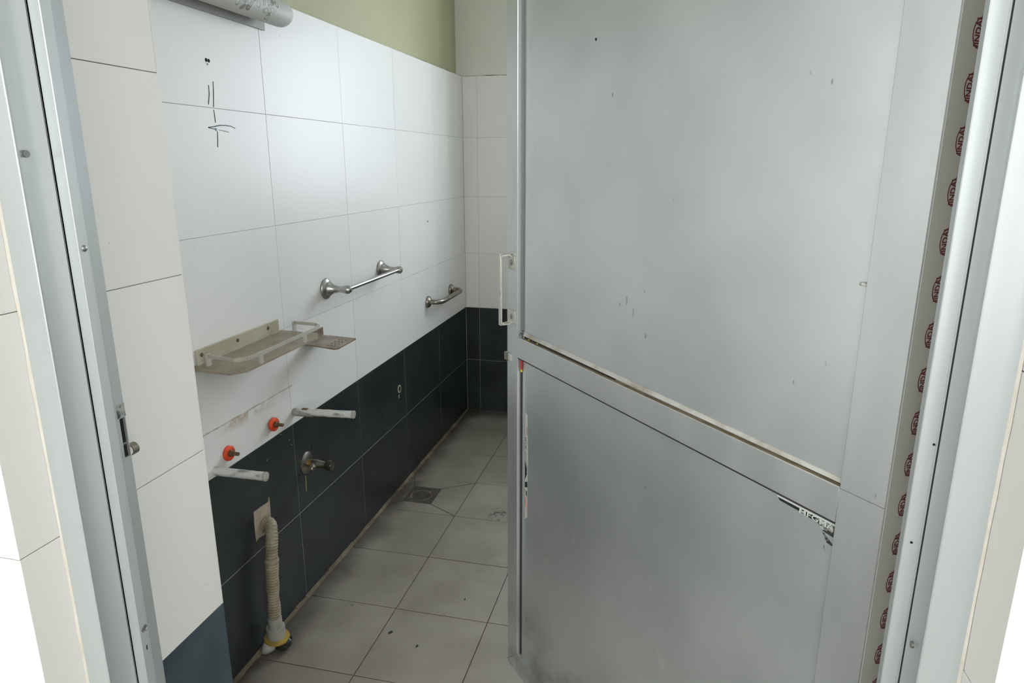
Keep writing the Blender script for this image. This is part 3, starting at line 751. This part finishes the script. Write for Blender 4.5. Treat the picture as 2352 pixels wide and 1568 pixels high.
# ================================================================== THINGS ON THE LEFT WALL
# ---- tubular glass lamp
lamp = empty('wall_lamp', (XL, 1.56, 1.77), label='tubular frosted glass wall lamp with etched flowers above the tiles', cat='wall lamp')
lamp_off = -Vector(lamp.location)
def rel(o, parent):
    """keep world coordinates of a mesh under a moved parent"""
    o.parent = parent
    o.matrix_parent_inverse = Matrix.Translation(parent.location).inverted()
    return o
LX, LZ, LRr = XL + 0.060, 1.7715, 0.0345
prof = [(0.0, 0.020), (0.004, 0.030), (0.012, LRr)] + [(0.03 + k * 0.04, LRr) for k in range(10)]
yE = 1.808
prof = [(y - 1.36, LRr) for y in (1.36, 1.50, 1.65, 1.772)] + [(1.786 - 1.36, LRr - 0.0012), (1.796 - 1.36, LRr - 0.005), (1.803 - 1.36, LRr - 0.011), (1.807 - 1.36, LRr - 0.019), (yE - 1.36, 0.0)]
shade = rel(MB().lathe((LX, 1.36, LZ), (0, 1, 0), prof, 40).obj('shade', M_shade), lamp)
rel(MB().lathe((LX, 1.310, LZ), (0, 1, 0), [(0, 0.020), (0.006, 0.030), (0.050, 0.0325), (0.056, 0.030)], 32).obj('end_cap', M_olive), lamp)
rel(MB().cbox(XL, 1.31, 1.7330, XL + 0.006, 1.7905, 1.800, 0.001).obj('shadow_base_plate', M_lampbase), lamp)  # lamp plate whose grey also paints the shadow look below the tube
for yb_ in (1.42, 1.64):
    rel(MB().cbox(XL + 0.004, yb_, 1.752, LX - 0.026, yb_ + 0.04, 1.790, 0.002).obj('bracket', M_lampbase), lamp)
# etched flowers wrapped on the glass: (y, angle round the tube) in degrees below the horizontal front
def wrap(y, ang, r=LRr + 0.0003): return (LX + r * math.cos(ang), y, LZ + r * math.sin(ang))
def decal(polys, m, name, parent):
    mb = MB()
    for poly in polys:
        n = len(poly)
        vs = [wrap(y, a, LRr - 0.001) for y, a in poly] + [wrap(y, a) for y, a in poly]
        mb.add(vs, [tuple(range(n, 2 * n)), tuple(range(n - 1, -1, -1))] + [(i, (i + 1) % n, n + (i + 1) % n, n + i) for i in range(n)])
    o = mb.obj(name, m, None, False)
    o.parent = parent
    o.matrix_parent_inverse = Matrix.Translation(lamp.location).inverted() if parent is lamp else Matrix.Identity(4)
    return o
def flower(y, a, s, rot):
    pol, lines = [], []
    for k in range(4):
        t = rot + k * math.pi / 2
        cy, ca = y + math.cos(t) * s * 0.55, a + math.sin(t) * s * 0.55 / LRr
        pts = [(cy + (s * 0.42) * math.cos(u) * math.cos(t) - (s * 0.26) * math.sin(u) * math.sin(t),
                ca + ((s * 0.42) * math.cos(u) * math.sin(t) + (s * 0.26) * math.sin(u) * math.cos(t)) / LRr) for u in [j * math.pi / 5 for j in range(10)]]
        pol.append(pts)
    return pol
flowers = []
for (y, a, s, r_) in ((1.545, -0.05, 0.030, 0.3), (1.585, -0.50, 0.024, 0.9), (1.622, 0.15, 0.027, 0.5), (1.680, -0.42, 0.029, 0.2), (1.500, -0.45, 0.015, 0.4), (1.700, 0.45, 0.024, 0.8), (1.460, 0.1, 0.026, 0.7)):
    decal(flower(y, a, s, r_), M_petal, 'etched_flower', lamp)
for (ya_, aa, yb_, ab) in ((1.600, -0.20, 1.585, -0.95), (1.607, -0.20, 1.592, -0.98), (1.640, 0.35, 1.650, -0.25), (1.648, 0.38, 1.657, -0.22), (1.515, 0.2, 1.497, -0.5), (1.522, 0.2, 1.505, -0.5), (1.56, -0.35, 1.60, -0.85), (1.695, -0.62, 1.735, -0.72)):
    seg = 6; w = 0.0007; stems = []
    for k in range(seg):
        u0, u1 = k / seg, (k + 1) / seg
        def P(u, e): return (ya_ + (yb_ - ya_) * u + 0.004 * math.sin(u * 3) + e, aa + (ab - aa) * u)
        stems.append([P(u0, -w), P(u0, w), P(u1, w), P(u1, -w)])
    decal(stems, M_line, 'etched_stem', lamp)

# ---- acrylic shelf with guard rail
shelf = empty('bathroom_shelf', (XL, 1.55, 0.905), label='dusty acrylic wall shelf with low guard rail and three screws', cat='shelf')
rel(MB().cbox(XL, 1.372, 0.9060, XL + 0.005, 1.734, 0.9480, 0.0015).obj('back_strip', M_strip), shelf)
plate = [(XL, 1.345), (-0.992, 1.335), (-0.969, 1.368), (-0.966, 1.700), (-0.990, 1.742), (XL, 1.752)]
rel(MB().prism(plate, 'z', 0.9055, 0.9100).obj('shelf_plate', M_acrylic), shelf)
railp = [(-1.082, 1.381, 0.935), (-0.998, 1.360, 0.935), (-0.976, 1.381, 0.935), (-0.970, 1.42, 0.935), (-0.970, 1.69, 0.935), (-0.975, 1.728, 0.935), (-0.998, 1.745, 0.935), (-1.074, 1.753, 0.935)]
gr_ = MB()
for p, q_ in zip(railp[:-1], railp[1:]):
    d = (Vector(q_) - Vector(p)).normalized(); nn = d.cross(Vector((0, 0, 1))) * 0.0016
    vs = []
    for e in (Vector(p), Vector(q_)):
        vs += [e - nn - Vector((0, 0, .0045)), e + nn - Vector((0, 0, .0045)), e + nn + Vector((0, 0, .0045)), e - nn + Vector((0, 0, .0045))]
    gr_.add(vs, [(3, 2, 1, 0), (4, 5, 6, 7), (0, 1, 5, 4), (1, 2, 6, 5), (2, 3, 7, 6), (3, 0, 4, 7)])
rel(gr_.obj('guard_rail', M_acrylic2), shelf)
for (x, y) in ((-1.083, 1.381), (-0.972, 1.430), (-0.972, 1.640), (-1.070, 1.752)):
    rel(MB().cbox(x - 0.003, y - 0.008, 0.9060, x + 0.003, y + 0.008, 0.9400, 0.001).obj('post', M_acrylic2), shelf)
for y in (1.391, 1.5365, 1.678):
    rel(MB().lathe((XL + 0.0045, y, 0.9335), (1, 0, 0), [(0, 0.0052), (0.001, 0.0052), (0.003, 0.0036), (0.0035, 0)], 14).obj('screw', M_rust), shelf)

# ---- soap dish
soap = empty('soap_dish', (XL, 1.915, 0.83), label='brown acrylic soap dish with raised ridges beside the shelf', cat='soap dish')
rel(MB().prism([(XL, 1.862), (-1.080, 1.862), (-0.992, 1.838), (-0.983, 1.848), (-0.985, 1.972), (-1.080, 1.988), (XL, 1.988)], 'z', 0.8335, 0.8375).obj('dish_plate', M_soap), soap)
rel(MB().cbox(XL, 1.872, 0.834, XL + 0.004, 1.990, 0.8650, 0.0015).obj('back_tab', M_soap), soap)
for k in range(4):
    for j in range(3):
        rel(MB().cbox(-1.028 + 0.012 * j - 0.0045, 1.868 + 0.024 * k, 0.8370, -1.028 + 0.012 * j + 0.0012, 1.886 + 0.024 * k, 0.8392, 0.0008).obj('ridge', M_soap), soap)

# ---- chrome towel bar
tb = empty('towel_bar', (XL, 2.25, 0.985), label='tarnished chrome towel bar on two flared wall posts', cat='towel bar')
for y in (2.032, 2.473):
    p_ = rel(MB().lathe((XL, y, 0.985), (1, 0, 0), [(0, 0.0345), (0.003, 0.0355), (0.006, 0.034), (0.009, 0.028), (0.012, 0.024), (0.016, 0.0245), (0.020, 0.021), (0.032, 0.0145), (0.048, 0.011), (0.060, 0.011), (0.068, 0.0135), (0.076, 0.0150), (0.084, 0.0138), (0.090, 0.009), (0.092, 0)], 28).obj('post', M_chrome), tb)
    MBs = MB().lathe((XL + 0.004, y + 0.006, 0.985 + 0.028), (1, 0, 0), [(0, 0.004), (0.002, 0.004), (0.002, 0)], 10).obj('screw_hole', M_black)
    rel(MBs, tb)
rel(MB().tube([(XL + 0.076, 2.032, 0.985), (XL + 0.076, 2.473, 0.985)], 0.0075, 18).obj('bar', M_chrome), tb)

# ---- bent steel rod further back
gbar = empty('towel_rod', (XL, 3.15, 0.755), label='short bent steel towel rod near the far corner', cat='towel rod')
for y in (2.985, 3.325):
    rel(MB().lathe((XL, y, 0.755), (1, 0, 0), [(0, 0.027), (0.004, 0.028), (0.010, 0.026), (0.013, 0.020), (0.018, 0.0145)], 24).obj('flange', M_steel), gbar)
pth = [(XL + 0.010, 2.985, 0.755), (XL + 0.036, 2.985, 0.755)]
for k in range(6):
    a = R(90 * (k + 1) / 6); pth.append((XL + 0.036 + 0.030 * math.sin(a), 2.985 + 0.050 * (1 - math.cos(a)), 0.755))
for k in range(6):
    a = R(90 * k / 6); pth.append((XL + 0.036 + 0.030 * math.cos(a), 3.275 + 0.050 * math.sin(a), 0.755))
pth += [(XL + 0.036, 3.325, 0.755), (XL + 0.010, 3.325, 0.755)]
rel(MB().tube(pth, 0.0115, 16).obj('rod', M_steel), gbar)

# ---- pair of wall rods that once carried a basin
def wall_rod(y, z, L, dz, m, label):
    e = empty('bracket_rod', (XL, y, z), label=label, cat='wall rod', group='rods left from the removed basin')
    n = 16; rr = random.Random(int(y * 100))
    prof_pts = [(XL - 0.005 + (L + 0.005) * k / n, y, z + dz * k / n) for k in range(n + 1)]
    rads = [0.0112 + rr.uniform(-0.0006, 0.0006) for _ in prof_pts]
    rel(MB().tube(prof_pts, rads, 16).obj('rod', m), e)
    rel(MB().lathe((XL + L, y, z + dz), (1, 0, 0), [(-0.006, 0.0118), (0.0, 0.0122), (0.0008, 0.0095), (0.0004, 0)], 18).obj('rod_end', M_pvc), e)
    return e
r1 = wall_rod(1.395, 0.6215, 0.148, 0.001, M_whitepaint, 'white painted wall rod nearer the doorway, below an orange washer')
r2 = wall_rod(1.780, 0.6435, 0.203, 0.008, M_whitepaint, 'chipped white wall rod at the dado edge above the valve')
rel(MB().lathe((XL, 1.780, 0.6435), (1, 0, 0), [(0, 0.0125), (0.05, 0.0122), (0.065, 0.0112)], 18).obj('bare_sleeve', M_rodgrey), r2)
rel(MB().cbox(XL + 0.030, 1.774, 0.6535, XL + 0.050, 1.786, 0.6575, 0.001).obj('rust_patch', M_orange if False else M_rust), r2)

# ---- orange anchors with threaded studs
def anchor(y, z, tilt, out, label):
    e = empty('anchor_bolt', (XL, y, z), label=label, cat='bolt', group='orange anchors with threaded studs')
    ax = Vector((1, -0.10, tilt)).normalized()
    base = Vector((XL, y, z)) + ax * out
    rel(MB().lathe(base, ax, [(0, 0.0205), (0.0055, 0.0205), (0.007, 0.0185), (0.007, 0.008)], 22).obj('washer', M_orange), e)
    if out > 0.002:
        rel(MB().lathe(Vector((XL, y, z)), ax, [(0, 0.014), (out + 0.001, 0.014)], 18).obj('plug', M_red), e)
    rel(MB().lathe(base + ax * 0.0065, ax, [(0, 0.0095), (0.008, 0.0095), (0.009, 0.008)], 6).obj('nut', M_rust), e)
    pr = []
    for k in range(18):
        pr += [(k * 0.0012, 0.0047 if k % 2 else 0.0052)]
    rel(MB().lathe(base + ax * 0.014, ax, pr, 12).obj('stud', M_rust), e)
anchor(1.452, 0.6470, 0.06, 0.001, 'orange wall anchor with rusty stud nearer the doorway')
anchor(1.657, 0.6500, 0.05, 0.007, 'orange wall anchor with rusty stud standing proud beside the chipped rod')

# ---- angle valve
vl = empty('angle_valve', (XL, 1.828, 0.4515), label='dirty steel angle valve with round wall flange on dark tiles', cat='valve')
rel(MB().lathe((XL, 1.828, 0.4515), (1, 0, 0), [(0, 0.0365), (0.002, 0.0365), (0.006, 0.030), (0.010, 0.017), (0.011, 0.012)], 28).obj('flange', M_steel), vl)
rel(MB().lathe((XL + 0.010, 1.828, 0.4515), (1, 0, 0), [(0, 0.0125), (0.010, 0.0125), (0.0105, 0.011)], 8).obj('brass_nut', M_brass), vl)
rel(MB().lathe((XL + 0.020, 1.828, 0.4510), (1, 0, 0), [(0, 0.0135), (0.014, 0.0145), (0.030, 0.0125), (0.040, 0.0105), (0.052, 0.0105)], 20).obj('valve_body', M_steel), vl)
out_ = rel(MB().lathe((XL + 0.028, 1.822, 0.4490), (0.25, -0.93, -0.25), [(0, 0.0095), (0.016, 0.0095), (0.018, 0.0085), (0.018, 0.0068), (0.010, 0.0066), (0.010, 0)], 20).obj('outlet', M_chrome), vl)
kn = MB()
pr = [(0, 0.0125), (0.004, 0.0165), (0.020, 0.0175), (0.024, 0.0155), (0.025, 0)]
kn.lathe((XL + 0.068, 1.828, 0.4505), (1, 0, 0), pr, 9)
rel(kn.obj('knob', M_glassy), vl)
dr = flat('water_streak', [(1.8145, 0.412), (1.8165, 0.412), (1.8160, 0.385), (1.8150, 0.360), (1.8125, 0.356), (1.8128, 0.372), (1.8140, 0.392)], M_drip, None, 0, 1)
bpy.data.objects.remove(dr)
MB().prism([(1.8145, 0.412), (1.8165, 0.412), (1.8160, 0.385), (1.8150, 0.360), (1.8125, 0.356), (1.8128, 0.372), (1.8140, 0.392)], 'x', XL - 0.001, XL + 0.0008).obj('water_streak', M_drip, wall_left)

# ---- capped outlet ring further along the dado
oc = empty('pipe_outlet', (XL, 2.606, 0.447), label='open brass rimmed pipe outlet in the dark tiles', cat='pipe outlet')
rg = MB()
rg.lathe((XL - 0.001, 2.606, 0.447), (1, 0, 0), [(0, 0.0180), (0.003, 0.0175), (0.0035, 0.0125), (0.001, 0.0115)], 20)
rel(rg.obj('rim', M_rim), oc)
rel(disc('bore', (XL + 0.0012, 2.606, 0.447), (1, 0, 0), 0.0122, M_black, None), oc)

# ---- flexible waste hose
ho = empty('waste_hose', (-1.056, 1.515, 0), label='grimy corrugated waste hose bent from the wall down to the floor', cat='hose')
ctrl = [(XL - 0.004, 1.578, 0.372), (-1.098, 1.573, 0.376), (-1.084, 1.564, 0.372), (-1.075, 1.552, 0.357), (-1.071, 1.541, 0.335), (-1.069, 1.533, 0.30), (-1.069, 1.527, 0.25), (-1.069, 1.522, 0.19), (-1.069, 1.519, 0.125), (-1.069, 1.518, 0.095)]
def spline(pts, n):
    pts = [Vector(p) for p in pts]; out = []
    P = [pts[0] * 2 - pts[1]] + pts + [pts[-1] * 2 - pts[-2]]
    for i in range(1, len(P) - 2):
        for k in range(n):
            t = k / n
            a, b, c, d = P[i - 1], P[i], P[i + 1], P[i + 2]
            out.append(0.5 * ((2 * b) + (c - a) * t + (2 * a - 5 * b + 4 * c - d) * t * t + (3 * b - a - 3 * c + d) * t ** 3))
    out.append(pts[-1]); return out
sp = spline(ctrl, 60)
# even out the spacing, one corrugation about every 6 mm
L = [0.0]
for a, b in zip(sp[:-1], sp[1:]): L.append(L[-1] + (b - a).length)
hp, hr = [], []
step = 0.0016; s = 0.0; i = 0; rr = random.Random(5)
while s < L[-1]:
    while L[i + 1] < s: i += 1
    u = (s - L[i]) / max(L[i + 1] - L[i], 1e-9)
    hp.append(sp[i].lerp(sp[i + 1], u))
    ph = (s / 0.0082) % 1.0
    rib = 0.0019 * (0.5 + 0.5 * math.cos(ph * 2 * math.pi)) ** 0.6
    swell = 0.0009 * math.sin(s * 95) + 0.0008 * math.sin(s * 41 + 1)
    hr.append(0.0168 + rib + swell)
    s += step
rel(MB().tube(hp, hr, 20).obj('corrugated_hose', M_hose), ho)
rel(MB().lathe((-1.069, 1.5315, 0.2905), (0.03, -0.12, -1), [(0, 0.0195), (0.002, 0.0205), (0.006, 0.0205), (0.008, 0.0195)], 20).obj('hose_clip', M_cement), ho)
rel(MB().lathe((-1.069, 1.518, 0.108), (0, 0, -1), [(0, 0.0190), (0.002, 0.0197), (0.036, 0.0200), (0.040, 0.018)], 22).obj('white_sleeve', M_pvc), ho)
rel(MB().lathe((-1.069, 1.518, 0.076), (0, 0, -1), [(0, 0.0225), (0.0, 0.0262), (0.014, 0.0262), (0.0152, 0.0248), (0.0164, 0.0262), (0.036, 0.0258), (0.040, 0.022)], 26).obj('collar', M_pvc), ho)
rel(MB().lathe((-1.067, 1.517, 0.0440), (-0.06, 0.04, -1), [(0, 0.0250), (0.001, 0.0355), (0.006, 0.0365), (0.009, 0.034), (0.010, 0.025)], 28).obj('yellow_washer', M_yellow), ho)
# plug bodies standing in the corner under the washer
rel(MB().lathe((-1.079, 1.5040, 0.0270), (-0.40, -0.70, -0.55), [(0, 0.0195), (0.010, 0.0200), (0.020, 0.0160), (0.032, 0.0075), (0.035, 0)], 24).obj('trap_spout', M_pvc), ho)
rel(MB().lathe((-1.053, 1.522, 0.038), (0.10, -0.06, -1), [(0, 0.020), (0.008, 0.0275), (0.022, 0.0265), (0.034, 0.015), (0.037, 0)], 24).obj('drain_cup', M_glassy), ho)
# cement patch round the hose outlet (belongs to the wall)
MB().prism([(1.6105, 0.4400), (1.6030, 0.4270), (1.5700, 0.4300), (1.5320, 0.4320), (1.5300, 0.3900), (1.5305, 0.3400), (1.5430, 0.3450), (1.5680, 0.3400), (1.5900, 0.3400), (1.6090, 0.3700)], 'x', XL - 0.002, XL + 0.0022).obj('cement_patch', M_cement, wall_left)

# ---- old sealant line, pencil marks, drill holes on the left wall
mb = MB(); yy = [1.350 + k * 0.012 for k in range(37)]; rr = random.Random(9)
hs_ = [0.0016 + 0.0018 * rr.random() for _ in yy]
for (a, b, h0, h1) in zip(yy[:-1], yy[1:], hs_[:-1], hs_[1:]):
    za, zb = 0.7285 + 0.0006 * math.sin(a * 60), 0.7285 + 0.0006 * math.sin(b * 60)
    mb.add([(XL - 0.0005, a, za - h0), (XL - 0.0005, a, za + h0), (XL + 0.0012, a, za), (XL - 0.0005, b, zb - h1), (XL - 0.0005, b, zb + h1), (XL + 0.0012, b, zb)],
           [(0, 2, 5, 3), (2, 1, 4, 5), (1, 0, 3, 4)])
mb.obj('sealant_line', M_sealant, wall_left)
def stroke(pts, w=0.0011, m=M_pencil, name='pencil_stroke'):
    mb = MB(); n = len(pts)
    for k in range(n - 1):
        (a, b), (c, d) = pts[k], pts[k + 1]
        L_ = math.hypot(c - a, d - b); nx, nz = -(d - b) / L_, (c - a) / L_
        w0 = w * (0.45 + 0.55 * math.sin(math.pi * (k + 0.3) / n)); w1 = w * (0.45 + 0.55 * math.sin(math.pi * min(k + 1.3, n - 0.3) / n))
        mb.prism([(a - nx * w0, b - nz * w0), (a + nx * w0, b + nz * w0), (c + nx * w1, d + nz * w1), (c - nx * w1, d - nz * w1)], 'x', XL - 0.001, XL + 0.0006)
    return mb.obj(name, m, wall_left, False)
stroke([(1.5340, 1.5690), (1.5325, 1.548), (1.5255, 1.5240)], 0.0013)
stroke([(1.5521, 1.5790), (1.5492, 1.550), (1.5440, 1.5192)], 0.0012)
stroke([(1.5438, 1.5130), (1.5445, 1.500), (1.5452, 1.4830)], 0.0011)
stroke([(1.6228, 1.4730), (1.606, 1.4775), (1.583, 1.4785), (1.560, 1.4775), (1.538, 1.4735), (1.5154, 1.4705), (1.525, 1.4690), (1.5420, 1.4675)], 0.0011)
stroke([(1.5530, 1.4665), (1.575, 1.4650), (1.5945, 1.4625)], 0.0006)
stroke([(1.5492, 1.4635), (1.5475, 1.445), (1.5442, 1.4250)], 0.0011)
wall_hole = lambda y, z, r, m=M_black: MB().lathe((XL - 0.003, y, z), (1, 0, 0), [(0, r), (0.0034, r), (0.0034, 0)], 14).obj('drill_hole', m, wall_left)
wall_hole(1.5345, 1.6255, 0.0045); wall_hole(1.5440, 1.6250, 0.0042); wall_hole(1.5375, 1.6165, 0.0024, M_green); wall_hole(1.5440, 1.4670, 0.0036, M_green)
wall_hole(1.8660, 0.4890, 0.0055); wall_hole(3.02, 1.126, 0.0045)
for (y, z) in ((1.618, 0.553), (1.744, 0.565), (1.752, 0.545), (1.7, 0.60)):
    wall_hole(y, z, 0.0015, M_wletter)
wall_hole(2.600, 0.4165, 0.008, M_scuff)

# ---- floor drain
fd = empty('floor_drain', (-0.995, 2.53, -0.01), label='grimy square floor drain with a round grating set in a cut tile', cat='floor drain')
dx0, dy0, dx1, dy1 = DR
rel(MB().box(dx0 - 0.002, dy0 - 0.002, -0.0095, dx1 + 0.002, dy1 + 0.002, -0.0035).obj('drain_plate', M_drain, None, False), fd)
gcx, gcy, gr0 = (dx0 + dx1) / 2 - 0.004, (dy0 + dy1) / 2 - 0.002, 0.049
rel(MB().lathe((gcx, gcy, -0.0038), (0, 0, 1), [(0, gr0), (0.0015, gr0 - 0.001), (0.0015, gr0 - 0.008), (0.0006, gr0 - 0.010), (0.0006, 0)], 28).obj('grating', M_steel if False else M_drain), fd)
for k in range(5):
    w = (gr0 - 0.014) * math.sqrt(max(0.05, 1 - ((k - 2) / 2.6) ** 2))
    rel(MB().box(gcx - w, gcy + (k - 2) * 0.015 - 0.0025, -0.0036, gcx + w, gcy + (k - 2) * 0.015 + 0.0025, -0.0028).obj('slot', M_black, None, False), fd)

# ---- litter and loose specks on the floor
def crumb(x, y, r, rz, i):
    rr = random.Random(i)
    pts = [(r * rr.uniform(0.6, 1.1) * math.cos(a), r * 0.42 * rr.uniform(0.6, 1.1) * math.sin(a)) for a in [k * math.pi / 4 for k in range(8)]]
    o = MB().prism(pts, 'z', 0.0003, 0.0035).obj('debris_flake', M_rubber_shade)
    o.location = (x, y, 0.0); o.rotation_euler = (0, 0, rz)
    return o
tag(crumb(-0.7725, 1.6595, 0.010, 0.95, 1), 'longest dark crumb on the floor, the one nearest the left wall', 'debris', 'dark crumbs on the floor')
tag(crumb(-0.672, 1.6202, 0.006, 1.3, 2), 'stubby dark crumb on the floor, the one nearest the doorway', 'debris', 'dark crumbs on the floor')
tag(crumb(-0.5994, 1.8682, 0.0045, 1.5, 3), 'tiny dark crumb on the floor, the farthest of the three', 'debris', 'dark crumbs on the floor')

# ---- second level: small pieces belong to the part they sit on
def under(root, piece, part):
    kids = [c for c in root.children]
    hosts = [c for c in kids if c.name.split('.')[0] == part]
    def centre(o):
        vs = o.data.vertices
        return o.matrix_basis.translation + sum((v.co for v in vs), Vector()) / len(vs)
    for c in kids:
        if c.name.split('.')[0] == piece:
            h = min(hosts, key=lambda q_: (centre(q_) - centre(c)).length)
            c.parent = h; c.matrix_parent_inverse = Matrix.Identity(4)
under(lamp, 'etched_flower', 'shade'); under(lamp, 'etched_stem', 'shade'); under(lamp, 'bracket', 'shadow_base_plate')
under(shelf, 'screw', 'back_strip'); under(shelf, 'post', 'guard_rail')
under(soap, 'ridge', 'dish_plate')
under(tb, 'screw_hole', 'post')
under(r2, 'rust_patch', 'rod'); under(vl, 'outlet', 'valve_body'); under(vl, 'brass_nut', 'flange')
under(ho, 'hose_clip', 'corrugated_hose'); under(fd, 'slot', 'grating')
